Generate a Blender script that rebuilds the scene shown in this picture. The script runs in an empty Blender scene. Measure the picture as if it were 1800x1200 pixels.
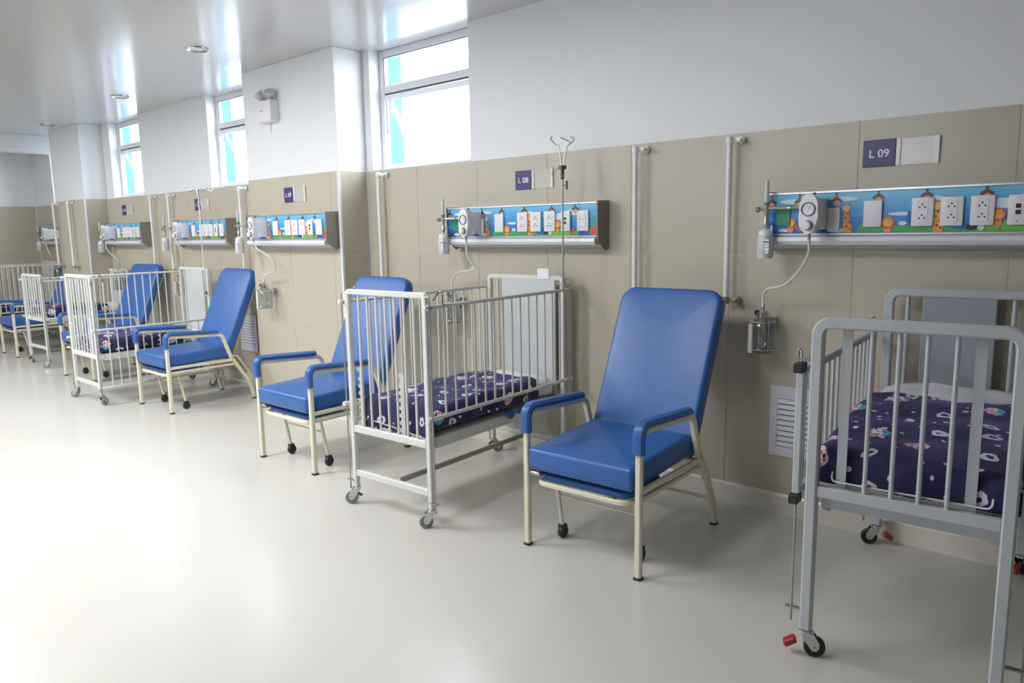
import bpy, bmesh, math, random
from mathutils import Vector, Matrix
random.seed(7)
S = bpy.context.scene
COL = S.collection
pi = math.pi

# ------------------------------------------------------------------ camera, sky, light, exposure
def make_camera():
    f, yaw, pit, rol = 1303.264, .7337, .1495, -.0169
    fw = Vector((-math.sin(yaw)*math.cos(pit), math.cos(yaw)*math.cos(pit), -math.sin(pit)))
    r = Vector((math.cos(yaw), math.sin(yaw), 0)); u = r.cross(fw)
    r2 = r*math.cos(rol)+u*math.sin(rol); u2 = -r*math.sin(rol)+u*math.cos(rol)
    cd = bpy.data.cameras.new('camera'); co = bpy.data.objects.new('camera', cd); COL.objects.link(co)
    m = Matrix((r2, u2, -fw)).transposed().to_4x4(); m.translation = Vector((0, -3.8818, 1.57))
    co.matrix_world = m; cd.sensor_width = 36; cd.lens = f*36/1800; cd.clip_start = .05
    S.camera = co
make_camera()
w = bpy.data.worlds.new('sky'); S.world = w; w.use_nodes = True
w.node_tree.nodes['Background'].inputs[0].default_value = (.90, .95, 1, 1)
w.node_tree.nodes['Background'].inputs[1].default_value = 12.0
def area(name, loc, size, power, col, aim):
    l = bpy.data.lights.new(name, 'AREA'); l.shape = 'RECTANGLE'; l.size, l.size_y = size
    l.energy = power; l.color = col
    o = bpy.data.objects.new(name, l); COL.objects.link(o); o.location = loc
    o.rotation_euler = (Vector(aim)).to_track_quat('-Z', 'Y').to_euler()
# added fill lamps inside guessed, unseen windows of the opposite wall
for x in (-10.6, -8.1, -5.6, -3.1):
    area('window_fill_lamp', (x, -7.45, 2.5), (1.1, .85), 5, (.93, .96, 1), (0, 1, -.12))
# guessed, unseen ceiling panels added to light the aisle (fixtures built below)
for x, e in ((-10.5, 60), (-7.6, 76), (-5.0, 86), (-2.8, 38)):
    area('guessed_panel_lamp', (x, -3.0, 2.985), (.58, 1.16), e, (.97, .985, 1), (0, 0, -1))
S.view_settings.view_transform = 'Standard'; S.view_settings.look = 'None'
S.view_settings.gamma = 1; S.view_settings.use_curve_mapping = False
S.view_settings.exposure = 0.12

# ------------------------------------------------------------------ materials
def P(name, col, rough=.5, metal=0, **k):
    m = bpy.data.materials.new(name); m.use_nodes = True
    b = m.node_tree.nodes['Principled BSDF']
    b.inputs['Base Color'].default_value = (*col, 1); b.inputs['Roughness'].default_value = rough
    b.inputs['Metallic'].default_value = metal
    for a, v in k.items():
        b.inputs[a.replace('_', ' ')].default_value = v
    return m
def N(m, t, **k):
    n = m.node_tree.nodes.new(t)
    for a, v in k.items(): setattr(n, a, v)
    return n
def L(m, a, b): m.node_tree.links.new(a, b)
def grain(m, scale=60, bump=.05, var=.06, dist=.002, detail=3):
    nt = m.node_tree; b = nt.nodes['Principled BSDF']; c = tuple(b.inputs['Base Color'].default_value)[:3]
    tc = N(m, 'ShaderNodeTexCoord'); n = N(m, 'ShaderNodeTexNoise'); n.inputs['Scale'].default_value = scale
    n.inputs['Detail'].default_value = detail; L(m, tc.outputs['Object'], n.inputs['Vector'])
    n2 = N(m, 'ShaderNodeTexNoise'); n2.inputs['Scale'].default_value = scale/14; L(m, tc.outputs['Object'], n2.inputs['Vector'])
    mx = N(m, 'ShaderNodeMix', data_type='RGBA'); L(m, n2.outputs[0], mx.inputs[0])
    mx.inputs[6].default_value = (*[x*(1-var) for x in c], 1); mx.inputs[7].default_value = (*[min(1, x*(1+var)) for x in c], 1)
    L(m, mx.outputs[2], b.inputs['Base Color'])
    bp = N(m, 'ShaderNodeBump'); bp.inputs['Strength'].default_value = bump; bp.inputs['Distance'].default_value = dist
    L(m, n.outputs[0], bp.inputs['Height']); L(m, bp.outputs[0], b.inputs['Normal'])
    return m
M = {}
M['plaster'] = grain(P('white_plaster', (.78, .79, .81), .5), 30, .05, .015)
M['backwall'] = grain(P('darkened_plaster', (.30, .28, .25), .7), 30, .05, .03)  # darkened so the unseen walls bounce less light into the room
M['ceiling'] = grain(P('gloss_ceiling', (.52, .52, .53), .25, Specular_IOR_Level=.7, Coat_Weight=.6, Coat_Roughness=.13), 2.2, .03, .01, .01)
M['tile'] = grain(P('tan_tile', (.50, .45, .355), .30), 9, .02, .05)
M['grout'] = P('grout', (.56, .51, .43), .8)
M['floor'] = grain(P('cream_vinyl', (.60, .58, .535), .24, Specular_IOR_Level=.75), 12, .012, .03)
M['base'] = grain(P('cream_skirting', (.74, .70, .62), .3), 12, .02, .02)
M['frame'] = grain(P('white_window_frame', (.74, .75, .80), .3), 20, .02, .01)
M['white'] = grain(P('white_enamel', (.66, .665, .63), .32), 40, .03, .03)
M['silver'] = grain(P('silver_grey_enamel', (.50, .53, .56), .34, .12), 60, .03, .04)
M['greyboard'] = grain(P('pale_grey_board', (.55, .58, .58), .35), 20, .02, .03)
M['greyboard2'] = grain(P('slate_grey_board', (.30, .33, .38), .4), 20, .02, .03)
M['cream'] = grain(P('cream_enamel', (.72, .68, .52), .35), 40, .03, .03)
M['vinyl'] = grain(P('blue_vinyl', (.030, .115, .36), .36, Specular_IOR_Level=.45), 220, .12, .10, .001)
M['piping'] = P('blue_piping', (.02, .085, .30), .4)
M['black'] = grain(P('black_rubber', (.018, .018, .02), .5), 60, .05, .1)
M['castergrey'] = grain(P('grey_rubber', (.24, .26, .28), .5), 60, .05, .1)
M['chrome'] = P('chrome', (.62, .63, .64), .2, 1)
M['steel'] = grain(P('dull_steel', (.42, .42, .40), .38, .9), 50, .03, .05)
M['darksteel'] = P('dark_steel', (.12, .12, .12), .4, .7)
M['alu'] = grain(P('brushed_aluminium', (.62, .63, .66), .28, .8), 90, .03, .04)
M['cap'] = grain(P('taupe_end_cap', (.235, .215, .175), .45), 40, .03, .05)
M['rail'] = grain(P('white_light_rail', (.68, .68, .74), .3), 30, .02, .02)
M['plate'] = grain(P('white_plastic', (.78, .77, .79), .3), 30, .01, .01)
M['plate2'] = grain(P('off_white_plastic', (.74, .77, .73), .35), 30, .01, .01)
M['ink'] = P('dark_ink', (.02, .02, .04), .5)
M['jack'] = P('dark_blue_jack', (.012, .02, .06), .4)
M['purple'] = grain(P('purple_sign', (.038, .026, .145), .35), 30, .01, .02)
M['letter'] = P('white_lettering', (.80, .80, .84), .5)
M['holder'] = P('clear_grey_holder', (.53, .50, .44), .2)
M['sheet'] = grain(P('white_sheet', (.74, .74, .80), .8), 40, .25, .03, .004)
M['paper'] = P('white_paper', (.82, .82, .86), .7)
M['red'] = P('red_plastic', (.38, .02, .02), .35)
M['green'] = P('green_plate', (.02, .25, .11), .35)
M['slat'] = grain(P('vent_white', (.66, .66, .74), .4), 30, .01, .01)
M['tube'] = P('milky_tube', (.74, .74, .66), .25, Alpha=.75)
M['bottle'] = P('milky_bottle', (.66, .68, .70), .3, Transmission_Weight=.15)
def glass(name, col, rough=.03, alpha=None):
    m = P(name, col, rough, 0, Transmission_Weight=1.0, IOR=1.45); return m
def thin_glass(name, tint, fac):
    m = bpy.data.materials.new(name); m.use_nodes = True; nt = m.node_tree; nt.nodes.clear()
    o = nt.nodes.new('ShaderNodeOutputMaterial'); t = nt.nodes.new('ShaderNodeBsdfTransparent'); g = nt.nodes.new('ShaderNodeBsdfGlossy')
    t.inputs[0].default_value = (*tint, 1); g.inputs['Roughness'].default_value = .03; mx = nt.nodes.new('ShaderNodeMixShader')
    mx.inputs[0].default_value = fac; nt.links.new(t.outputs[0], mx.inputs[1]); nt.links.new(g.outputs[0], mx.inputs[2]); nt.links.new(mx.outputs[0], o.inputs[0])
    return m
M['pane'] = thin_glass('window_glass', (.96, .98, 1), .05)
M['jar'] = thin_glass('clear_jar', (.74, .78, .77), .14)
M['facade'] = grain(P('sky_blue_facade', (.035, .15, .25), .7), 8, .03, .03)
M['facade_white'] = grain(P('white_facade', (.85, .86, .88), .6), 8, .03, .03)
M['ground_grey'] = grain(P('unseen_ground_grey', (.22, .22, .21), .8), 3, .1, .1)
def emit(name, col, s):
    m = bpy.data.materials.new(name); m.use_nodes = True
    b = m.node_tree.nodes['Principled BSDF']; b.inputs['Base Color'].default_value = (*col, 1)
    b.inputs['Emission Color'].default_value = (*col, 1); b.inputs['Emission Strength'].default_value = s
    return m
M['led'] = emit('guessed_panel_glow', (1, .98, .95), 4)  # glow for the guessed, unseen ceiling panels

def blanket_mat():
    m = P('printed_navy_blanket', (.02, .017, .085), .75, 0, Sheen_Weight=.38, Sheen_Roughness=.4)
    b = m.node_tree.nodes['Principled BSDF']; b.inputs['Sheen Tint'].default_value = (.45, .38, .85, 1)
    uv = N(m, 'ShaderNodeUVMap'); uv.uv_map = 'UVMap'
    def math_(op, a, c=None, v=None):
        n = N(m, 'ShaderNodeMath', operation=op)
        if hasattr(a, 'links'): L(m, a, n.inputs[0])
        else: n.inputs[0].default_value = a
        if c is not None:
            if hasattr(c, 'links'): L(m, c, n.inputs[1])
            else: n.inputs[1].default_value = c
        n.use_clamp = False
        return n.outputs[0]
    wv = N(m, 'ShaderNodeTexNoise'); wv.inputs['Scale'].default_value = 18; L(m, uv.outputs[0], wv.inputs['Vector'])
    mp = N(m, 'ShaderNodeMix', data_type='VECTOR'); mp.inputs[0].default_value = .04
    L(m, uv.outputs[0], mp.inputs[4]); L(m, wv.outputs['Color'], mp.inputs[5])
    # big cells: spotted pink balls, white rings, teal crescents
    v = N(m, 'ShaderNodeTexVoronoi', voronoi_dimensions='2D'); v.inputs['Scale'].default_value = 6.6; v.inputs['Randomness'].default_value = .75
    L(m, mp.outputs[1], v.inputs['Vector'])
    d = v.outputs['Distance']; sep = N(m, 'ShaderNodeSeparateColor'); L(m, v.outputs['Color'], sep.inputs[0]); rnd = sep.outputs[0]; rnd2 = sep.outputs[1]
    disc = math_('LESS_THAN', d, .25); ring = math_('MULTIPLY', math_('LESS_THAN', d, .17), math_('GREATER_THAN', d, .075))
    ball_sel = math_('LESS_THAN', rnd, .40); ring_sel = math_('MULTIPLY', math_('GREATER_THAN', rnd, .40), math_('LESS_THAN', rnd, .68))
    teal_sel = math_('MULTIPLY', ball_sel, math_('GREATER_THAN', rnd2, .35))
    v2 = N(m, 'ShaderNodeTexVoronoi', voronoi_dimensions='2D'); v2.inputs['Scale'].default_value = 62; L(m, uv.outputs[0], v2.inputs['Vector'])
    s2 = N(m, 'ShaderNodeSeparateColor'); L(m, v2.outputs['Color'], s2.inputs[0])
    dot = math_('LESS_THAN', v2.outputs['Distance'], .36)
    # dots colour
    def mix(fac, a, c):
        n = N(m, 'ShaderNodeMix', data_type='RGBA')
        L(m, fac, n.inputs[0]) if hasattr(fac, 'links') else None
        for i, x in ((6, a), (7, c)):
            if isinstance(x, tuple): n.inputs[i].default_value = (*x, 1)
            else: L(m, x, n.inputs[i])
        return n.outputs[2]
    dc = mix(math_('GREATER_THAN', s2.outputs[0], .45), (.02, .02, .05), (.75, .07, .16))
    ball = mix(dot, (.82, .74, .78), dc)
    # teal bite: shifted voronoi position
    sx = N(m, 'ShaderNodeSeparateXYZ'); L(m, v.outputs['Position'], sx.inputs[0])
    ux = N(m, 'ShaderNodeSeparateXYZ'); L(m, mp.outputs[1], ux.inputs[0])
    dx = math_('SUBTRACT', math_('MULTIPLY', ux.outputs[0], 1.0), math_('DIVIDE', sx.outputs[0], 1.0))
    teal = math_('MULTIPLY', math_('GREATER_THAN', dx, .017), teal_sel)
    ball = mix(teal, ball, (.05, .42, .55))
    base = mix(math_('LESS_THAN', rnd, -1), (.018, .016, .078), (.018, .016, .078))
    c = mix(math_('MULTIPLY', disc, ball_sel), base, ball)
    c = mix(math_('MULTIPLY', ring, ring_sel), c, (.72, .72, .78))
    # small stars
    v3 = N(m, 'ShaderNodeTexVoronoi', voronoi_dimensions='2D'); v3.inputs['Scale'].default_value = 17; L(m, mp.outputs[1], v3.inputs['Vector'])
    s3 = N(m, 'ShaderNodeSeparateColor'); L(m, v3.outputs['Color'], s3.inputs[0])
    st = math_('MULTIPLY', math_('LESS_THAN', v3.outputs['Distance'], .13), math_('GREATER_THAN', s3.outputs[1], .55))
    c = mix(math_('MULTIPLY', st, math_('SUBTRACT', 1.0, math_('MULTIPLY', disc, ball_sel))), c, (.70, .72, .82))
    L(m, c, b.inputs['Base Color'])
    n = N(m, 'ShaderNodeTexNoise'); n.inputs['Scale'].default_value = 14; n.inputs['Detail'].default_value = 4; L(m, uv.outputs[0], n.inputs['Vector'])
    bp = N(m, 'ShaderNodeBump'); bp.inputs['Strength'].default_value = .5; bp.inputs['Distance'].default_value = .012
    L(m, n.outputs[0], bp.inputs['Height']); L(m, bp.outputs[0], b.inputs['Normal'])
    return m
M['blanket'] = blanket_mat()
def sky_print():
    m = P('printed_sky_blue', (.10, .40, .75), .25)
    b = m.node_tree.nodes['Principled BSDF']; tc = N(m, 'ShaderNodeTexCoord'); sp = N(m, 'ShaderNodeSeparateXYZ'); L(m, tc.outputs['Object'], sp.inputs[0])
    n = N(m, 'ShaderNodeTexNoise'); n.inputs['Scale'].default_value = 1.0; mp = N(m, 'ShaderNodeMapping'); mp.inputs['Scale'].default_value = (5, 1, 30)
    L(m, tc.outputs['Object'], mp.inputs[0]); L(m, mp.outputs[0], n.inputs['Vector'])
    mr = N(m, 'ShaderNodeMapRange'); mr.inputs[1].default_value = 0; mr.inputs[2].default_value = .2; L(m, sp.outputs[2], mr.inputs[0])
    a = N(m, 'ShaderNodeMath', operation='MULTIPLY_ADD'); L(m, n.outputs[0], a.inputs[0]); a.inputs[1].default_value = .55; L(m, mr.outputs[0], a.inputs[2])
    s = N(m, 'ShaderNodeMath', operation='SUBTRACT'); L(m, a.outputs[0], s.inputs[0]); s.inputs[1].default_value = .25
    cr = N(m, 'ShaderNodeValToRGB'); cr.color_ramp.elements[0].color = (.015, .13, .50, 1); cr.color_ramp.elements[1].color = (.16, .52, .76, 1)
    e = cr.color_ramp.elements.new(.45); e.color = (.03, .27, .66, 1)
    L(m, s.outputs[0], cr.inputs[0]); L(m, cr.outputs[0], b.inputs['Base Color'])
    return m
M['sky_print'] = sky_print()
for n_, c_ in dict(p_green=(.06, .36, .10), p_lime=(.16, .48, .08), p_orange=(.78, .30, .04), p_yellow=(.80, .50, .12), p_brown=(.09, .045, .02),
                   p_red=(.60, .07, .03), p_cloud=(.62, .76, .84), p_face=(.72, .33, .20), p_black=(.015, .015, .02), p_blue=(.02, .09, .40), p_teal=(.05, .30, .32)).items():
    M[n_] = P('print_'+n_[2:], c_, .3)

# ------------------------------------------------------------------ mesh helpers
class MB:
    def __init__(s): s.v = []; s.f = []; s.m = []; s.uv = None; s.sm = []
    def add(s, vs, fs, mi=0, smooth=False):
        o = len(s.v); s.v += [tuple(v) for v in vs]
        for f in fs: s.f.append(tuple(i+o for i in f)); s.m.append(mi); s.sm.append(smooth)
        return s
    def box(s, x0, x1, y0, y1, z0, z1, mi=0, c=0.0, T=None):
        if x0 > x1: x0, x1 = x1, x0
        if y0 > y1: y0, y1 = y1, y0
        if z0 > z1: z0, z1 = z1, z0
        if c <= 0:
            v = [(x, y, z) for z in (z0, z1) for y in (y0, y1) for x in (x0, x1)]
            f = [(0, 2, 3, 1), (4, 5, 7, 6), (0, 1, 5, 4), (2, 6, 7, 3), (0, 4, 6, 2), (1, 3, 7, 5)]
        else:   # chamfered box
            b = bmesh.new(); bmesh.ops.create_cube(b, size=1)
            for q in b.verts: q.co = Vector(((x0+x1)/2+q.co.x*(x1-x0), (y0+y1)/2+q.co.y*(y1-y0), (z0+z1)/2+q.co.z*(z1-z0)))
            bmesh.ops.bevel(b, geom=b.edges[:], offset=c, segments=2 if c > .004 else 1, profile=.6, affect='EDGES')
            b.verts.index_update(); v = [tuple(q.co) for q in b.verts]; f = [[q.index for q in ff.verts] for ff in b.faces]; b.free()
        if T: v = [tuple(T @ Vector(q)) for q in v]
        return s.add(v, f, mi, c > 0)
    def tube(s, pts, r, n=10, mi=0, caps=True, closed=False, sec=None, up=None, radii=None):
        pts = [Vector(p) for p in pts]; k = len(pts)
        if sec is None: sec = [(math.cos(2*pi*i/n), math.sin(2*pi*i/n)) for i in range(n)]; sc = r
        else: sc = 1
        n = len(sec); vs = []
        t0 = (pts[1]-pts[0]).normalized()
        u = Vector(up) if up else (Vector((0, 0, 1)) if abs(t0.z) < .9 else Vector((1, 0, 0)))
        u = (u-t0*u.dot(t0)).normalized()
        prev = t0
        for i, p in enumerate(pts):
            if closed: a = (pts[i]-pts[i-1]).normalized(); b = (pts[(i+1) % k]-pts[i]).normalized()
            else:
                a = (pts[i]-pts[i-1]).normalized() if i else t0
                b = (pts[i+1]-pts[i]).normalized() if i < k-1 else a
            t = (a+b); t = t.normalized() if t.length > 1e-6 else a
            q = prev.rotation_difference(t); u = q @ u; u = (u-t*u.dot(t)).normalized(); prev = t
            w_ = t.cross(u); mit = 1/max(.5, a.dot(t)); rr = radii[i] if radii else sc
            # mitre in bend direction
            bd = (b-a); bd = bd-t*bd.dot(t); bl = bd.length; bd = bd.normalized() if bl > 1e-6 else None
            for (x, y) in sec:
                o = u*y*rr+w_*x*rr
                if bd is not None: o += bd*o.dot(bd)*(mit-1)
                vs.append(p+o)
        fs = []
        for i in range(k-1 if not closed else k):
            for j in range(n):
                a = i*n+j; b = i*n+(j+1) % n; c = ((i+1) % k)*n+(j+1) % n; d = ((i+1) % k)*n+j
                fs.append((a, b, c, d))
        if caps and not closed: fs.append(tuple(range(n))[::-1]); fs.append(tuple((k-1)*n+j for j in range(n)))
        return s.add(vs, fs, mi, True)
    def prism(s, poly, axis, a, b, mi=0, smooth=False):
        # poly of 2D points in the two other axes order (x,y,z without axis)
        def P3(p, t):
            q = list(p); q.insert('xyz'.index(axis), t); return tuple(q)
        n = len(poly); vs = [P3(p, a) for p in poly]+[P3(p, b) for p in poly]
        fs = [tuple(range(n)), tuple(range(n, 2*n))[::-1]]+[(i, (i+1) % n+0, (i+1) % n+n, i+n) for i in range(n)]
        return s.add(vs, fs, mi, smooth)
    def lathe(s, prof, o=(0, 0, 0), axis='z', n=16, mi=0, cap=True):
        vs = []; o = Vector(o)
        for r, h in prof:
            for i in range(n):
                a = 2*pi*i/n; c, d = r*math.cos(a), r*math.sin(a)
                vs.append(o+Vector({'z': (c, d, h), 'y': (c, h, d), 'x': (h, c, d)}[axis]))
        k = len(prof); fs = [(i*n+j, i*n+(j+1) % n, (i+1)*n+(j+1) % n, (i+1)*n+j) for i in range(k-1) for j in range(n)]
        if cap and prof[0][0] > 1e-5: fs.append(tuple(range(n)))
        if cap and prof[-1][0] > 1e-5: fs.append(tuple((k-1)*n+j for j in range(n)))
        return s.add(vs, fs, mi, True)
    def build(s, name, mat, parent=None, ang=35, solid=None):
        me = bpy.data.meshes.new(name); me.from_pydata(s.v, [], s.f)
        mats = mat if isinstance(mat, list) else [mat]
        for q in mats: me.materials.append(M[q] if isinstance(q, str) else q)
        me.polygons.foreach_set('material_index', s.m); me.polygons.foreach_set('use_smooth', s.sm)
        b = bmesh.new(); b.from_mesh(me); bmesh.ops.recalc_face_normals(b, faces=b.faces[:]); b.to_mesh(me); b.free()
        if any(s.sm): me.set_sharp_from_angle(angle=math.radians(ang))
        o = bpy.data.objects.new(name, me); COL.objects.link(o)
        if parent: o.parent = parent
        return o
def sq(w_, h, c=.25):
    a, b = w_/2, h/2; k = min(a, b)*c
    return [(a-k, b), (-a+k, b), (-a, b-k), (-a, -b+k), (-a+k, -b), (a-k, -b), (a, -b+k), (a, b-k)]
def fillet(pts, r, n=5):
    pts = [Vector(p) for p in pts]; out = [pts[0]]
    for i in range(1, len(pts)-1):
        rr = r[i-1] if isinstance(r, (list, tuple)) else r
        a = pts[i-1]-pts[i]; b = pts[i+1]-pts[i]; d = min(rr, a.length*.49, b.length*.49)
        p0 = pts[i]+a.normalized()*d; p1 = pts[i]+b.normalized()*d
        for j in range(n+1):
            t = j/n; out.append(p0*(1-t)**2+pts[i]*2*t*(1-t)+p1*t*t)
    out.append(pts[-1]); return out
def cushion(name, mat, size, parent, loc=(0, 0, 0), rx=0, bev=.03, crown=.012, corner=None, seg=5):
    """padded block with rolled edges and a domed top; corner=(radius, also round the -y end)"""
    sx, sy, sz = size; R1 = corner[0] if corner else bev*1.2; R0 = R1 if (not corner or corner[1]) else .03
    def ring(d, z):
        out = []; hx, hy = sx/2-d, sy/2-d
        for cx, cy, R, a0 in ((1, 1, R1, 0), (-1, 1, R1, 90), (-1, -1, R0, 180), (1, -1, R0, 270)):
            r = max(R-d, .004)
            for i in range(7):
                a = math.radians(a0+90*i/6); out.append((cx*(hx-r)+r*math.cos(a), cy*(hy-r)+r*math.sin(a), z))
        return out
    bev = min(bev, sz*.49); rings = [ring(bev+.02, -sz/2)]
    for i in range(seg+1):
        a = pi/2*i/seg; rings.append(ring(bev*(1-math.sin(a)), -sz/2+bev*(1-math.cos(a))))
    for i in range(seg+1):
        a = pi/2*i/seg; rings.append(ring(bev*(1-math.cos(a)), sz/2-bev*(1-math.sin(a))))
    mn = min(sx, sy)/2-bev
    for q in (.12, .3, .55, .85): rings.append(ring(bev+mn*q, sz/2+crown*math.sin(q*pi/2)))
    n = 28; vs = [p for r in rings for p in r]; k = len(rings)
    fs = [(i*n+j, i*n+(j+1) % n, (i+1)*n+(j+1) % n, (i+1)*n+j) for i in range(k-1) for j in range(n)]+[tuple(range(n)), tuple((k-1)*n+j for j in range(n))]
    T = Matrix.Translation(loc) @ Matrix.Rotation(rx, 4, 'X')
    b = MB(); b.add([tuple(T @ Vector(v)) for v in vs], fs, 0, True); return b.build(name, mat, parent, ang=60)
def thing(name, label, cat, loc=(0, 0, 0), rz=0, group=None):
    o = bpy.data.objects.new(name, None); COL.objects.link(o); o.location = loc; o.rotation_euler = (0, 0, rz); o.empty_display_size = .1
    o['label'] = label; o['category'] = cat
    if group: o['group'] = group
    return o
def tag(o, label, cat, group=None):
    o['label'] = label; o['category'] = cat
    if group: o['group'] = group
    return o
def struct(o, label, cat='structure'):
    o['kind'] = 'structure'; o['label'] = label; o['category'] = cat; return o
def dup(root, label, loc, rz=None, group=None):
    r = root.copy(); COL.objects.link(r); r.location = loc
    if rz is not None: r.rotation_euler = (0, 0, rz)
    r['label'] = label
    if group: r['group'] = group
    for ch in list(root.children):
        c = ch.copy(); COL.objects.link(c); c.parent = r
        for g in ch.children:
            d = g.copy(); COL.objects.link(d); d.parent = c
    return r
def empty_part(name, parent):
    o = bpy.data.objects.new(name, None); COL.objects.link(o); o.parent = parent; return o

# ------------------------------------------------------------------ room shell
XL, XR, YF, ZC, ZT = -13.68, 2.6, -7.6, 3.015, 2.062
PN0, PN1, PF0, PF1, PD = -6.505, -5.09, -11.83, -10.70, -.28       # near and far pier, pier face
floor = MB().box(XL-.1, XR+.1, YF-.1, .17, -.06, 0).build('floor', 'floor'); struct(floor, 'glossy cream vinyl floor', 'floor')
ceil = MB().box(XL-.1, XR+.1, YF-.1, .17, ZC, ZC+.08).build('ceiling', 'ceiling'); struct(ceil, 'glossy white ceiling reflecting the windows', 'ceiling')
beam = MB().box(-12.85, -12.32, YF, 0, 2.80, ZC, c=.004).build('trim_1', 'plaster'); struct(beam, 'white ceiling beam across the far end of the ward', 'trim')
WINS = [(-5.0, -3.87), (-7.78, -6.62), (-10.45, -9.52), (-12.80, -11.9)]
wb = MB().box(XL, XR, 0, .17, 0, ZT)
xs = [XL]+[x for p in sorted(WINS) for x in p]+[XR]
for a, b in zip(xs[::2], xs[1::2]): wb.box(a, b, 0, .17, ZT, ZC)
wall = wb.build('wall_back', 'plaster'); struct(wall, 'white plaster wall above tan tiles behind the beds', 'wall')
def pier(name, x0, x1, label):
    o = MB().box(x0, x1, PD, -.001, 0, ZC, c=.003).build(name, 'plaster'); return struct(o, label, 'wall')
pn = pier('wall_back_near_pier', PN0, PN1, 'projecting wall section between the two nearest windows')
pf = pier('wall_back_far_pier', PF0, PF1, 'projecting wall section at the far end of the row of beds')
wl = struct(MB().box(XL-.2, XL, YF, .17, 0, ZC).build('wall_left', 'plaster'), 'far end wall of the ward', 'wall')
wr = struct(MB().box(XR, XR+.2, YF, .17, 0, ZC).build('wall_right', 'backwall'), 'near end wall of the ward', 'wall')
# opposite wall, its unseen high windows guessed to shape the light
OW = [(x-.6, x+.6) for x in (-10.6, -8.1, -5.6, -3.1)]
m_ = MB().box(XL, XR, YF-.2, YF, 0, 2.05).box(XL, XR, YF-.2, YF, 2.95, ZC)
xs = [XL]+[x for p in OW for x in p]+[XR]
for a, b in zip(xs[::2], xs[1::2]): m_.box(a, b, YF-.2, YF, 2.05, 2.95)
struct(m_.build('wall_front', 'backwall'), 'unseen wall opposite the beds with guessed high windows', 'wall')
# wall tiles (0.65 m squares, real joints)
TS, TG = .65, .0022
tmesh = {}
def tile(par, x0, x1, z0, z1, face, axis):
    """axis 'y': face at y=face looking -y ; axis 'x': face at x=face looking +x (x0,x1 are y)"""
    k = (round(x1-x0, 3), round(z1-z0, 3), axis)
    if k not in tmesh:
        b = MB(); a, h = x1-x0-TG, z1-z0-TG
        if axis == 'y': b.box(0, a, -.0028, 0, 0, h, c=.0007)
        else: b.box(0, .0035, 0, a, 0, h, c=.001)
        o = b.build('tile', 'tile'); tmesh[k] = o.data; bpy.data.objects.remove(o)
    o = bpy.data.objects.new('tile', tmesh[k]); COL.objects.link(o); o.parent = par
    o.location = (x0+TG/2, face, z0+TG/2) if axis == 'y' else (face, x0+TG/2, z0+TG/2)
def tile_run(par, x0, x1, face, axis='y', phase=0.0):
    xs = [x0]; k = math.floor((x0-phase)/TS)+1
    while phase+k*TS < x1-.02:
        if phase+k*TS > x0+.02: xs.append(phase+k*TS)
        k += 1
    xs.append(x1)
    for a, b in zip(xs, xs[1:]):
        for z0, z1 in ((.11, .76), (.76, 1.41), (1.41, ZT)): tile(par, a, b, z0, z1, face, axis)
tile_run(wall, PN1+.012, 1.3, 0, phase=-1.21)
tile_run(wall, PF1+.012, PN0-.012, 0, phase=-1.21)
tile_run(wall, XL+.012, PF0-.012, 0, phase=-1.21)
tile_run(pn, PN0, PN1, PD, phase=PN0); tile_run(pn, PD, -.010, PN1, 'x', phase=PD)
tile_run(pf, PF0, PF1, PD, phase=PF0); tile_run(pf, PD, -.010, PF1, 'x', phase=PD)
tile_run(wl, -6.4, -.010, XL, 'x', phase=-.01)
n_ = 2
for x, par in ((PN1, 1), (PF1, 1)):
    o = MB().box(x-.010, x+.012, PD-.012, PD+.010, .11, ZT, c=.003).build('trim_%d' % n_, 'frame'); n_ += 1
    struct(o, 'white corner strip on the %s pier edge' % ('near' if x == PN1 else 'far'), 'trim')
# skirting
def skirt(name, x0, x1, y, label, ax='y'):
    t = .014; prof = [(0, 0), (-t, 0), (-t, .10), (-t*.4, .113), (0, .113)]
    b = MB()
    if ax == 'y': b.prism([(y+p[0], p[1]) for p in prof], 'x', x0, x1)
    else: b.prism([(y-p[0], p[1]) for p in prof], 'y', x0, x1)
    return struct(b.build(name, 'base'), label, 'baseboard')
skirt('baseboard_back', PN1+.014, XR, 0, 'cream skirting along the wall behind the nearest beds')
skirt('baseboard_back_mid', PF1+.014, PN0, 0, 'cream skirting between the two piers')
skirt('baseboard_back_far', XL+.014, PF0, 0, 'cream skirting beyond the far pier')
skirt('baseboard_near_pier', PN0, PN1+.014, PD, 'cream skirting on the near pier face')
skirt('baseboard_far_pier', PF0, PF1+.014, PD, 'cream skirting on the far pier face')
skirt('baseboard_near_pier_return', PD, 0, PN1, 'cream skirting on the near pier side', 'x')
skirt('baseboard_far_pier_return', PD, 0, PF1, 'cream skirting on the far pier side', 'x')
skirt('baseboard_left', YF, 0, XL, 'cream skirting on the far end wall', 'x')

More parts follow.
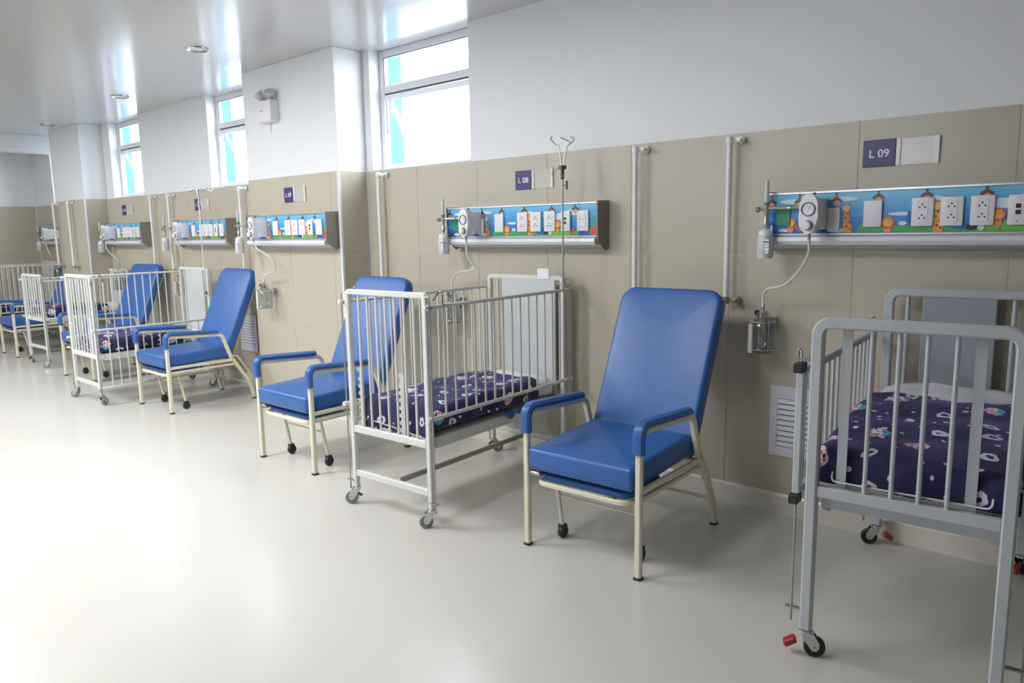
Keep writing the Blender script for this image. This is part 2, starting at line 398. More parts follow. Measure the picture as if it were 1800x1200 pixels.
# windows of the bed wall
def window(idx, x0, x1, label):
    r = bpy.data.objects.new('window_%d' % idx, None); COL.objects.link(r); r.location = (x0, 0, ZT); struct(r, label, 'window')
    W, H = x1-x0, ZC-ZT; fw = .055; ya, yb = .10, .15; zt = .62
    MB().box(0, W, -.004, .10, .0, .012, c=.002).build('window_sill', 'frame', r)
    f = MB().box(0, fw, ya, yb, .012, H, c=.004).box(W-fw, W, ya, yb, .012, H, c=.004).box(fw, W-fw, ya, yb, H-fw, H, c=.004).box(fw, W-fw, ya, yb, .012, .055, c=.004).box(fw, W-fw, ya, yb, zt, zt+.055, c=.004)
    f.build('window_frame', 'frame', r)
    MB().box(fw, W-fw, .128, .133, zt+.055, H-fw).build('window_pane', 'pane', r)
    MB().box(fw, W-fw, ya+.004, ya+.012, H-fw-.006, H-fw).box(fw, fw+.006, ya+.004, ya+.012, zt+.055, H-fw).build('gasket', 'darksteel', r)
    # top-hung sash swung outwards
    a = math.radians(27); T = Matrix.Translation((0, .135, zt-.012)) @ Matrix.Rotation(a, 4, 'X')
    hs = .52; sw = .028
    s_ = MB().box(fw+.006, fw+.006+sw, -.014, .014, -hs, 0, c=.003, T=T).box(W-fw-.006-sw, W-fw-.006, -.014, .014, -hs, 0, c=.003, T=T)
    s_.box(fw+.006+sw, W-fw-.006-sw, -.014, .014, -.042, 0, c=.003, T=T).box(fw+.006+sw, W-fw-.006-sw, -.014, .014, -hs, -hs+.04, c=.003, T=T)
    so = s_.build('sash', 'frame', r)
    MB().box(fw+.03, W-fw-.03, -.002, .002, -hs+.03, -.03, T=T).build('window_pane', 'pane', so)
    MB().box(W*.72, W*.72+.05, -.035, -.014, -hs+.012, -hs+.028, c=.002, T=T).tube([T @ Vector((W*.72+.04, -.03, -hs+.02)), T @ Vector((W*.72+.10, -.034, -hs+.028))], .004, 6).build('handle', 'steel', so)
    MB().box(fw, W-fw, .108, .12, zt-.014, zt-.001).build('shadow_gap', 'darksteel', r)
    st = MB()
    for x in (fw+.004, W-fw-.004):
        st.box(x-.004, x+.004, .12, .13, zt-.32, zt-.06)
        p = T @ Vector((x, 0, -.22)); st.tube([(x, .13, zt-.10), tuple(p)], .005, 6)
    st.build('friction_stay', 'steel', r)
    return r
window(1, *WINS[0], 'tall window above the beds nearest the camera, lower sash tilted open')
window(2, *WINS[1], 'window beside the emergency light, half hidden by the near pier')
window(3, *WINS[2], 'window above the far bed-head panel with its sash open')
window(4, *WINS[3], 'farthest window, only its bright jamb seen past the far pier')
# frames of the guessed, unseen opposite windows
for i, (a, b) in enumerate(OW):
    r = bpy.data.objects.new('window_%d' % (5+i), None); COL.objects.link(r); r.location = (a, YF-.1, 2.05)
    struct(r, 'guessed high window in the unseen opposite wall behind the camera, number %d from the far end' % (i+1), 'window')
    f = MB(); W, H = b-a, .9
    for x in (0, W/2-.03, W-.06): f.box(x, x+.06, -.03, .03, 0, H, c=.004)
    f.box(0, W, -.03, .03, 0, .06, c=.004).box(0, W, -.03, .03, H-.06, H, c=.004); f.build('window_frame', 'frame', r)
    MB().box(.05, W-.05, -.003, .003, .05, H-.05).build('window_pane', 'pane', r)
struct(MB().box(-60, 40, .18, 60, -1.2, -1.0).build('added_ground_slab', 'ground_grey'), 'unseen ground slab added to cut sky light from below the bed windows', 'ground')  # unseen slabs added to block sky light from below
struct(MB().box(-60, 40, -60, YF-.25, -1.2, -1.0).build('added_ground_slab_behind', 'ground_grey'), 'unseen ground slab added to cut sky light from below the opposite windows', 'ground')
# blue facade columns outside
for (x, t) in ((-6.52, 'first'), (-10.28, 'second'), (-13.85, 'third')):
    o = MB().box(x-1.6, x, 1.4, 1.62, .6, 6.5, c=.01).box(x-1.62, x+.02, 1.37, 1.65, 1.9, 2.05, c=.01).build('facade_column', 'facade')
    tag(o, 'sky blue column outside, seen at the left of the %s window from the camera' % t, 'column')
    o['kind'] = 'structure'

# ------------------------------------------------------------------ ceiling fixtures
def downlight(x, y, label):
    t = thing('downlight', label, 'ceiling light', (x, y, ZC), 0, 'recessed downlights in a row along the ceiling')
    MB().lathe([(.05, -.004), (.078, -.014), (.085, -.008), (.087, 0), (.05, 0)], n=28, cap=False).build('trim_ring', 'chrome', t)
    MB().lathe([(.0, -.001), (.052, -.001), (.052, -.006), (.0, -.010)], n=24).build('diffuser', 'plate', t)
downlight(-5.89, -.98, 'round recessed downlight nearest the camera on the white ceiling')
downlight(-8.39, -.62, 'round recessed downlight over the middle cot on the white ceiling')
downlight(-11.05, -.52, 'small recessed downlight farthest along the white ceiling')
for i, x in enumerate((-10.5, -7.6, -5.0, -2.4)):  # unseen fixtures added to go with the guessed panel lamps
    t = thing('guessed_ceiling_panel', 'guessed unseen ceiling panel added to light the aisle, %s' % ('farthest', 'second farthest', 'second nearest', 'nearest')[i], 'ceiling light', (x, -3.0, ZC), 0, 'guessed unseen ceiling panels over the aisle')
    f = MB().box(-.32, .32, -.61, -.58, -.02, 0, c=.003).box(-.32, .32, .58, .61, -.02, 0, c=.003).box(-.32, -.29, -.58, .58, -.02, 0, c=.003).box(.29, .32, -.58, .58, -.02, 0, c=.003)
    f.build('frame', 'plate', t); MB().box(-.29, .29, -.58, .58, -.012, -.004).build('diffuser', 'led', t)

# ------------------------------------------------------------------ lettering
def text_mesh(txt, size, parent, loc, mat='letter', bold=.0):
    c = bpy.data.curves.new('t', 'FONT'); c.body = txt; c.size = size; c.align_x = 'CENTER'; c.align_y = 'CENTER'; c.extrude = .0006; c.offset = bold
    o = bpy.data.objects.new('t', c); COL.objects.link(o)
    me = bpy.data.meshes.new_from_object(o.evaluated_get(bpy.context.evaluated_depsgraph_get())); bpy.data.objects.remove(o)
    vs = [v.co.copy() for v in me.vertices]; fs = [tuple(p.vertices) for p in me.polygons]; b = MB()
    for i, (dx, dz) in enumerate(((0, 0), (size*.017, 0), (-size*.017, 0), (0, size*.011), (0, -size*.011))): b.add([(v.x+dx, v.y+dz, v.z+i*.00003) for v in vs], fs)
    me = bpy.data.meshes.new('lettering'); me.from_pydata(b.v, [], b.f)
    me.materials.append(M[mat])
    q = bpy.data.objects.new('lettering', me); COL.objects.link(q); q.parent = parent; q.location = loc; q.rotation_euler = (pi/2, 0, 0); return q
def bed_sign(txt, x, y, label, wdt=.145, hold=True):
    t = thing('bed_number_sign', label, 'sign', (x, y, 1.838), 0, 'purple bed number signs on the tan wall')
    MB().box(0, wdt, -.008, 0, 0, .126, c=.0015).build('plaque', 'purple', t)
    text_mesh(txt, .052, t, (wdt/2, -.0085, .060), bold=0)
    MB().box(wdt+.002, wdt+.172, -.004, 0, .002, .124).build('card_holder', 'holder', t)
    MB().box(wdt+.002, wdt+.022, -.009, -.004, 0, .126, c=.002).build('holder_edge', 'plate', t)
    MB().box(wdt+.164, wdt+.184, -.009, -.004, 0, .126, c=.002).build('holder_edge', 'plate', t)
    return t

# ------------------------------------------------------------------ bed-head panels
def ell(cx, cz, rx, rz, n=12): return [(cx+rx*math.cos(2*pi*i/n), cz+rz*math.sin(2*pi*i/n)) for i in range(n)]
def print_strip(W, H):
    names = ['sky_print', 'p_cloud', 'p_green', 'p_lime', 'p_orange', 'p_yellow', 'p_brown', 'p_red', 'p_face', 'p_black', 'p_blue', 'p_teal']
    I = {n: i for i, n in enumerate(names)}; b = MB()
    b.box(0, W, -.002, 0, 0, H, mi=0); lay = [0]
    def fl(poly, m):
        lay[0] += 1; poly = [(min(max(x, .001), W-.001), min(max(z, .001), H-.001)) for x, z in poly]
        yy = -.0021-.00004*lay[0]; b.add([(x, yy, z) for x, z in poly], [tuple(range(len(poly)))], I[m])
    for cx, cz, rx, rz in ((.13, .158, .07, .012), (.36, .162, .06, .010), (.60, .085, .05, .008), (.72, .150, .05, .012), (.98, .12, .06, .022), (1.08, .145, .05, .02), (.09, .015, .04, .008), (.34, .012, .05, .010)):
        fl(ell(cx, cz, rx, rz, 14), 'p_cloud')
    # hills
    hz = [(.42+.84*i/24, .030+.010*math.sin(i*.9)+.012*math.sin(i*.37)) for i in range(25)]
    fl([(.42, 0)]+hz+[(1.27, 0)], 'p_green')
    for cx in (.93, 1.02): fl(ell(cx, .02, .045, .040), 'p_lime')
    fl([(1.13, 0), (1.13, .04), (1.18, .035), (1.22, 0)], 'p_blue'); fl(ell(1.24, .08, .03, .035), 'p_teal'); fl([(1.21, 0), (1.215, .05), (1.26, .055), (1.26, 0)], 'p_red')
    fl([(.0, 0), (.0, .06), (.05, .045), (.06, 0)], 'p_blue')
    def lion(x, z, s=1):
        fl(ell(x, z-.028*s, .016*s, .03*s), 'p_orange'); fl(ell(x, z, .029*s, .029*s), 'p_red'); fl(ell(x, z, .023*s, .023*s), 'p_orange')
        fl(ell(x, z-.003*s, .015*s, .014*s), 'p_yellow')
        for dx in (-.006, .006): fl(ell(x+dx*s, z+.002*s, .002, .003, 6), 'p_black')
    def giraffe(x, s=1):
        fl([(x-.014*s, 0), (x-.016*s, .055*s), (x-.010*s, .11*s), (x+.006*s, .11*s), (x+.012*s, .06*s), (x+.024*s, .03*s), (x+.024*s, 0)], 'p_orange')
        fl(ell(x-.004*s, .118*s, .017*s, .015*s), 'p_yellow')
        for dx in (-.012, .006): fl([(x+dx*s, .125*s), (x+dx*s+.003, .148*s), (x+dx*s+.006, .125*s)], 'p_orange')
        for dx, dz in ((0, .03), (.01, .05), (-.006, .07), (.002, .092), (.014, .02)): fl(ell(x+dx*s, dz*s, .005, .006, 6), 'p_brown')
    def monkey(x, z=.163, s=1):
        fl([(x-.002, z), (x-.006, H-.002), (x+.006, H-.002), (x+.002, z)], 'p_brown'); fl(ell(x, z-.002, .018*s, .014*s), 'p_brown')
        fl(ell(x+.002, z-.018*s, .016*s, .014*s), 'p_face')
        for dx in (-.018, .02): fl(ell(x+dx, z-.006, .006, .008, 8), 'p_brown')
    def crab(x, z):
        fl(ell(x, z, .022, .014), 'p_red')
        for dx in (-.024, .022): fl(ell(x+dx, z+.008, .008, .006, 8), 'p_red')
    for x in (.018, .155, .325, .505, .70, .92, 1.10): monkey(x, .160 if x < .4 else .168)
    lion(.115, .052, .9); crab(.165, .026); giraffe(.375); lion(.55, .046); fl(ell(.61, .042, .018, .010), 'p_cloud'); giraffe(.745, 1.0); lion(.965, .072); crab(1.07, .03)
    fl(ell(.875, .022, .022, .014), 'p_black'); fl(ell(.908, .02, .012, .016), 'p_cloud'); fl(ell(.27, .02, .016, .012), 'p_black'); fl(ell(.635, .07, .007, .03), 'p_blue')
    if W < 1.2:
        pass
    return b.build, names
def plate(par, x, kind, y, z0, H=.128):
    w_ = {'blank': .082, 'sock': .09, 'data': .074, 'sw': .088}[kind]
    p = MB().box(x, x+w_, y-.014, y, z0, z0+H, c=.006).build({'blank': 'blank_plate', 'sock': 'socket_plate', 'data': 'data_plate', 'sw': 'switch_plate'}[kind], 'plate2' if kind == 'sw' else 'plate', par)
    cx = x+w_/2; yy = y-.0145
    def dot(b, dx, dz, r=.0042): b.prism(ell(cx+dx, z0+dz, r, r, 8), 'y', yy-.0006, yy+.001)
    if kind == 'sock':
        b = MB()
        MB().box(cx-.023, cx+.023, y-.0155, y-.013, z0+.018, z0+.112, c=.001).build('socket_insert', 'plate', p)
        for dz in (.036, .084):
            dot(b, -.011, dz); dot(b, .011, dz); dot(b, 0, dz+.013)
        for q in range(len(b.v)): b.v[q] = (b.v[q][0], b.v[q][1]-.001, b.v[q][2])
        b.build('pin_holes', 'ink', p)
    elif kind == 'data':
        b = MB(); b.box(cx-.009, cx+.009, yy-.001, yy+.002, z0+.070, z0+.088).box(cx-.009, cx+.009, yy-.001, yy+.002, z0+.044, z0+.062); b.build('data_jack', 'jack', p)
        b = MB(); dot(b, -.002, .016, .003); dot(b, 0, .112, .002); b.build('screw', 'ink', p)
    elif kind == 'sw':
        MB().box(cx-.026, cx+.026, y-.0175, y-.013, z0+.070, z0+.106, c=.002).build('rocker', 'plate2', p)
        MB().box(cx-.026, cx+.026, y-.0175, y-.013, z0+.024, z0+.060, c=.002).build('rocker', 'plate2', p)
    else:
        b = MB(); dot(b, 0, .112, .0022); dot(b, 0, .016, .0022); b.build('screw', 'steel', p)
def bedhead(x, y, W, label):
    """x,y: left end on the wall; front face .115 proud"""
    t = thing('bedhead_panel', label, 'wall unit', (x, y, 1.45), 0, 'animal-print bed-head units along the tan wall')
    D = .115; H0, H1 = .075, .275       # front face z range (local)
    body = [(0, .02), (-.05, .0), (-D+.02, .03), (-D+.006, H0), (-D+.006, H1), (-D+.03, H1+.006), (0, H1+.01)]
    MB().prism(body, 'x', .004, W-.004).build('housing', 'alu', t)
    capp = [(0, -.005), (-.035, -.018), (-D-.006, .045), (-D-.008, H1+.012), (0, H1+.016)]
    MB().prism(capp, 'x', W-.004, W+.004).build('end_cap', 'cap', t)
    MB().prism(capp, 'x', -.004, .004).build('end_cap', 'cap', t)
    # light rail: rounded bar along the lower front edge
    rl = [(-D+.02, .015), (-D-.012, .022), (-D-.022, .040), (-D-.018, .058), (-D+.0, .068), (-D+.03, .068)]
    MB().prism(rl, 'x', .01, W-.012, smooth=True).build('light_rail', 'rail', t)
    MB().box(0.004, W-.006, -D-.004, -D+.012, H1-.004, H1+.008, c=.002).build('top_trim', 'alu', t)
    MB().box(0.004, W-.006, -D-.006, -D+.012, .068, .078, c=.002).build('bottom_trim', 'alu', t)
    bl, names = print_strip(1.26, H1-H0-.006)
    s_ = bl('printed_strip', names, t); s_.location = (.006, -D+.005, H0+.003); s_.scale = ((W-.012)/1.26, 1, 1); s_['label'] = 'cartoon jungle and sky print'
    k = W/1.26; z0 = .105; yf = -D+.003
    plate(t, .45*k, 'blank', yf, z0, .122)
    for q in (.645, .755, .865): plate(t, q*k, 'sock', yf, z0)
    plate(t, .995*k, 'data', yf, z0, .126); plate(t, 1.115*k, 'sw', yf, z0, .126)
    # gas outlets
    MB().box(.055, .125, yf-.008, yf, .115, .215, c=.002).build('oxygen_outlet', 'green', t)
    MB().box(.30*k-.01, .30*k+.05, yf-.008, yf, .09, .20, c=.002).build('suction_outlet', 'plate', t)
    return t

def regulator(x, y, z, label):
    t = thing('vacuum_regulator', label, 'regulator', (x, y, z), 0, 'white vacuum regulators on the bed-head units')
    # rounded body
    prof = [(-.042, .02), (-.046, .06), (-.043, .125), (-.03, .158), (-.012, .170), (.012, .170), (.03, .158), (.043, .125), (.046, .06), (.030, .0), (.012, -.018), (-.012, -.018), (-.030, .0)]
    MB().prism(prof, 'y', -.145, -.125).build('face', 'plate', t)
    MB().prism([(a*.92, b*.94+.003) for a, b in prof[:]], 'y', -.125, -.075).box(-.04, .04, -.085, 0, .0, .15, c=.006).build('body', 'plate', t)
    g = MB().lathe([(.030, -.006), (.034, -.003), (.034, .002), (.029, .002), (.028, -.002), (.030, -.006)], (0, -.148, .098), 'y', 24, cap=False).build('gauge_ring', 'castergrey', t)
    g2 = MB().prism(ell(0, .098, .028, .028, 20), 'y', -.1475, -.145).build('gauge_dial', 'plate', t)
    MB().box(-.001, .001, -.1485, -.1475, .098, .12, T=Matrix.Translation((0, 0, .098)) @ Matrix.Rotation(.7, 4, 'Y') @ Matrix.Translation((0, 0, -.098))).build('needle', 'ink', g2)
    MB().lathe([(.021, 0), (.021, -.022), (.017, -.027), (0, -.027)], (0, -.145, .022), 'y', 20).build('control_knob', 'plate', t)
    MB().lathe([(.022, 0), (.024, -.004), (.022, -.008)], (0, -.145, .022), 'y', 20).build('knob_collar', 'darksteel', t)
    MB().lathe([(.007, 0), (.007, -.03), (.005, -.04)], (0, -.12, -.012), 'z', 10).build('hose_barb', 'castergrey', t)
    MB().lathe([(.006, 0), (.006, .012), (0, .014)], (.01, -.10, .165), 'z', 8).build('selector_lever', 'darksteel', t)
    return t
def flowmeter(x, y, z, label, tilt=0):
    """z = height of the horizontal stem"""
    t = thing('oxygen_flowmeter', label, 'flowmeter', (x, y, z), tilt, 'oxygen flowmeters with humidifier bottles')
    MB().tube([(0, 0, 0), (.175, .03, .0)], .008, 10).lathe([(.012, 0), (.012, .02)], (.10, .018, 0), 'x', 12).build('inlet_stem', 'steel', t)
    MB().lathe([(.010, -.10), (.013, -.095), (.013, -.06), (.010, -.055), (.012, -.02), (.015, -.015), (.015, .015), (.011, .02)], n=14).build('valve_body', 'steel', t)
    MB().lathe([(.011, .02), (.0125, .024), (.0105, .13), (.006, .142), (0, .143)], n=14).build('flow_tube', 'bottle', t)
    MB().lathe([(.0135, .018), (.0135, .030)], n=14).build('green_collar', 'green', t)
    MB().lathe([(.006, 0), (.006, -.02), (.013, -.024), (.014, -.040), (0, -.042)], (-.012, 0, -.004), 'x', 12).build('control_knob', 'cap', t)
    MB().lathe([(.008, -.10), (.034, -.112), (.036, -.135), (.010, -.10)], n=18).lathe([(.005, 0), (.005, .03)], (.03, 0, -.115), 'z', 8).build('bottle_cap', 'plate2', t)
    b = MB().lathe([(.034, -.135), (.040, -.15), (.041, -.235), (.036, -.252), (0, -.254)], n=20).build('humidifier_bottle', 'bottle', t)
    lb = MB()
    for k, zz in enumerate((-.17, -.18, -.195, -.215)): lb.box(.008, .036, -.0395, -.038, zz, zz+(.006 if k == 0 else .002))
    lb.box(-.012, .034, -.0385, -.034, -.225, -.155, mi=1)
    lb.build('printed_label', ['ink', 'paper'], t)
    return t
def suction_jar(x, y, z, label):
    """z = jar base"""
    t = thing('suction_jar', label, 'jar', (x, y, z), 0, 'clear suction jars hung on the wall')
    MB().lathe([(0, 0), (.050, 0), (.056, .010), (.056, .150), (.048, .175), (.030, .188), (.028, .195)], n=24).build('glass_jar', 'jar', t)
    MB().lathe([(0, .004), (.045, .006), (.05, .012), (.045, .018), (0, .016)], n=20).build('glass_base', 'jar', t)
    MB().lathe([(.030, .188), (.037, .190), (.037, .212), (.026, .222), (.010, .226), (.009, .25), (.006, .262), (0, .262)], n=20).build('metal_lid', 'chrome', t)
    f = MB()
    for z1 in (.02, .165): f.tube([(.063*math.cos(a), .063*math.sin(a), z1) for a in [2*pi*i/20 for i in range(20)]], .0035, 6, closed=True)
    for a in (-2.4, -.7, .8, 2.3): f.tube([(.063*math.cos(a), .063*math.sin(a), .012), (.063*math.cos(a), .063*math.sin(a), .17)], .0035, 6)
    f.box(-.012, .012, .055, .105, .13, .15).box(-.03, .03, .098, .106, .10, .18, c=.002)
    f.build('wire_cradle', 'chrome', t)
    MB().box(-.052, -.030, -.062, -.046, .0, .155, c=.003).build('scale_strip', 'plate2', t)
    MB().box(-.035, -.012, -.030, .0, .20, .225, c=.003).build('float_valve', 'black', t)
    return t
def hose(pts, label, r=.006):
    b = []
    P_ = [Vector(p) for p in pts]; P_ = [P_[0]*2-P_[1]]+P_+[P_[-1]*2-P_[-2]]
    for i in range(1, len(P_)-2):
        for j in range(8):
            q = j/8; a, b0, c, d = P_[i-1], P_[i], P_[i+1], P_[i+2]
            b.append(.5*((2*b0)+(c-a)*q+(2*a-5*b0+4*c-d)*q*q+(3*b0-a-3*c+d)*q**3))
    b.append(P_[-2]); o = MB().tube(b, r, 10).build('suction_hose', 'tube')
    return tag(o, label, 'hose', 'clear suction hoses hanging on the wall')

# pole rails fixed to the wall
def wall_pole(x, y, label, ztop=2.035, zbot=1.16):
    t = thing('wall_pole', label, 'pole', (x, y, zbot), 0, 'white vertical poles on wall brackets')
    H = ztop-zbot; s = -.062
    MB().tube([(0, s, 0), (0, s, H-.03)], .0145, 14).build('pole', 'plate', t)
    for nm, z in (('top_bracket', H-.03), ('bottom_bracket', -.01)):
        b = MB().lathe([(.010, -.004), (.020, 0), (.020, .034), (.010, .038)], (0, s, z), 'z', 14)
        b.tube([(.0, s, z+.018), (.045, s+.018, z+.018), (.045, -.004, z+.018)], .008, 8)
        b.lathe([(.020, 0), (.020, -.010), (.012, -.016)], (.045, -.009, z+.018), 'y', 14)
        b.lathe([(.012, 0), (.013, -.012), (0, -.014)], (.05, s+.006, z+.018), 'y', 10)
        b.build(nm, 'plate' if nm[0] == 't' else 'steel', t)
    return t
def wall_vent(x, y, z, label, W=.25, H=.39):
    t = thing('wall_vent', label, 'vent', (x, y, z))
    MB().box(0, W, -.012, -.004, 0, .055, c=.002).box(0, W, -.012, -.004, H-.07, H, c=.002).box(0, .042, -.012, -.004, .055, H-.07, c=.002).box(W-.042, W, -.012, -.004, .055, H-.07, c=.002).build('frame', 'slat', t)
    MB().box(.02, W-.02, -.005, .0, .03, H-.03).build('backing', 'darksteel', t)
    n = 9; hh = (H-.125)/n
    T0 = None
    for i in range(n):
        z0 = .055+i*hh
        MB().prism([(-.004, z0+hh), (-.004, z0+hh-.004), (-.012, z0+.004), (-.0125, z0+.006)], 'x', .040, W-.040).build('slat', 'slat', t)
    MB().lathe([(.004, 0), (.004, -.002), (0, -.003)], (.02, -.012, H*.45), 'y', 8).build('screw', 'steel', t)
    return t

# place the wall units:  (name, x-left, wall y, width)
YP = PD-.0035; Y0 = -.0035
bedhead(-1.612, Y0, 1.33, 'bed-head unit nearest the camera, cut by the right edge, under sign L 09')
bedhead(-4.007, Y0, 1.336, 'animal-print bed-head unit under sign L 08, right of the open window')
bedhead(-6.366, YP, 1.246, 'animal-print bed-head unit on the near pier under sign L 07')
bedhead(-8.489, Y0, 1.185, 'animal-print bed-head unit behind the infusion pole of the middle cot')
bedhead(-10.549, Y0, 1.136, 'small-looking bed-head unit under the third window')
bedhead(-13.218, Y0, 1.10, 'farthest bed-head unit, partly hidden by the far pier')
bed_sign('L 09', -1.188, Y0, 'purple sign L 09 with empty card holder, nearest the camera')
bed_sign('L 08', -3.435, Y0, 'purple sign L 08 left of the steel infusion pole top')
bed_sign('L 07', -5.895, YP, 'purple sign L 07 on the near pier')
bed_sign('L 06', -8.19, Y0, 'purple sign L 06 behind the white infusion pole')
bed_sign('L 05', -10.22, Y0, 'tiny purple sign L 05 under the third window')
regulator(-1.345, Y0-.115, 1.545, 'white vacuum regulator with round gauge on the nearest bed-head unit')
regulator(-3.697, Y0-.115, 1.545, 'white vacuum regulator with gauge on the unit under sign L 08')
regulator(-6.056, YP-.115, 1.545, 'white vacuum regulator at the left end of the unit on the near pier')
regulator(-8.175, Y0-.115, 1.545, 'white vacuum regulator on the unit behind the middle cot')
regulator(-10.252, Y0-.115, 1.545, 'white vacuum regulator on the unit under the third window')
regulator(-12.594, Y0-.115, 1.545, 'white vacuum regulator on the farthest bed-head unit')
flowmeter(-1.591, Y0-.165, 1.655, 'oxygen flowmeter with milky bottle at the left of the nearest bed-head unit')
flowmeter(-3.999, Y0-.165, 1.655, 'oxygen flowmeter with milky bottle left of the unit under sign L 08')
flowmeter(-6.437, YP-.165, 1.65, 'oxygen flowmeter with white bottle in front of the second window pole')
flowmeter(-8.649, Y0-.165, 1.65, 'oxygen flowmeter with white bottle left of the middle cot unit')
flowmeter(-10.594, Y0-.165, 1.62, 'oxygen flowmeter with white bottle under the third window')
flowmeter(-13.128, Y0-.165, 1.62, 'farthest oxygen flowmeter with its bottle, near the end wall')
jars = [(-1.615, Y0-.108, .905, 'clear suction jar in chrome cradle between the near blue recliner and grey cot'),
        (-3.98, Y0-.108, .895, 'clear suction jar behind the rails of the white cot under sign L 08'),
        (-6.15, YP-.108, .90, 'clear suction jar beside the blue recliner at the near pier'),
        (-8.45, Y0-.108, .90, 'clear suction jar left of the headboard of the middle cot'),
        (-10.30, Y0-.108, .88, 'clear suction jar left of the far narrow headboard'),
        (-12.6, Y0-.108, .92, 'farthest suction jar, under the last bed-head unit')]
for a in jars: suction_jar(*a)
hoses = [([(-1.345, Y0-.235, 1.50), (-1.347, Y0-.23, 1.43), (-1.40, Y0-.21, 1.34), (-1.48, Y0-.19, 1.27), (-1.58, Y0-.14, 1.245), (-1.615, Y0-.11, 1.20), (-1.615, Y0-.11, 1.165)], 'milky suction hose curving down to the jar beside the grey cot'),
         ([(-3.697, Y0-.235, 1.50), (-3.692, Y0-.23, 1.40), (-3.66, Y0-.19, 1.32), (-3.74, Y0-.18, 1.29), (-3.90, Y0-.12, 1.27), (-3.98, Y0-.11, 1.21), (-3.98, Y0-.11, 1.155)], 'milky suction hose looping to the jar behind the white cot under sign L 08'),
         ([(-6.056, YP-.235, 1.50), (-6.006, YP-.23, 1.44), (-5.86, YP-.19, 1.36), (-5.88, YP-.15, 1.27), (-6.02, YP-.12, 1.22), (-6.15, YP-.11, 1.20), (-6.15, YP-.11, 1.16)], 'milky suction hose below the unit on the near pier'),
         ([(-8.175, Y0-.235, 1.50), (-8.155, Y0-.23, 1.40), (-8.18, Y0-.2, 1.28), (-8.34, Y0-.13, 1.2), (-8.45, Y0-.11, 1.16)], 'milky suction hose behind the middle cot'),
         ([(-10.252, Y0-.235, 1.50), (-10.222, Y0-.23, 1.40), (-10.02, Y0-.2, 1.28), (-10.12, Y0-.13, 1.2), (-10.30, Y0-.11, 1.14)], 'milky suction hose under the third window unit'),
         ([(-12.594, Y0-.235, 1.50), (-12.524, Y0-.23, 1.38), (-12.5, Y0-.2, 1.28), (-12.6, Y0-.13, 1.22), (-12.6, Y0-.11, 1.18)], 'milky suction hose under the farthest unit')]
for p, l in hoses: hose(p, l, .0075)
poles = [(-1.85, Y0, 'white wall pole just left of the nearest bed-head unit'), (-2.44, Y0, 'white wall pole above the left shoulder of the near blue recliner'),
         (-4.86, Y0, 'white wall pole in the corner beside the near pier'), (-7.09, Y0, 'white wall pole under the second window, above a blue recliner'),
         (-8.73, Y0, 'white wall pole left of the unit behind the middle cot'), (-9.22, Y0, 'white wall pole right of the third window unit'),
         (-11.15, YP, 'white wall pole on the face of the far pier'), (-11.74, YP, 'white wall pole at the left edge of the far pier')]
for x, y, l in poles: wall_pole(x, y, l)
wall_vent(-1.60, Y0, .325, 'white louvred wall vent behind the left leg of the grey cot')
wall_vent(-7.37, Y0, .355, 'white louvred wall vent low behind the blue recliner at the near pier', W=.34)
# emergency light
t = thing('emergency_light', 'white twin-head emergency light high on the near pier', 'emergency light', (-6.03, PD, 2.53))
MB().box(-.12, .12, -.085, 0, 0, .18, c=.012).build('housing', 'plate', t)
MB().box(-.05, .0, -.0865, -.085, .09, .097).build('indicator', 'castergrey', t)
for s in (-1, 1):
    T = Matrix.Translation((.07*s, -.04, .20)) @ Matrix.Rotation(s*.45, 4, 'Y') @ Matrix.Rotation(.5, 4, 'X')
    h = MB(); h.lathe([(.012, -.02), (.02, -.01), (.045, .055), (.047, .062), (.0, .062)], n=18); h.v = [tuple(T @ Vector(q)) for q in h.v]; ho = h.build('lamp_head', 'holder', t)
    ho.data.materials[0] = M['greyboard']
MB().tube([(-.02, -.01, 0), (-.03, -.006, -.05), (-.02, -.006, -.09)], .004, 6).build('cable', 'plate2', t)
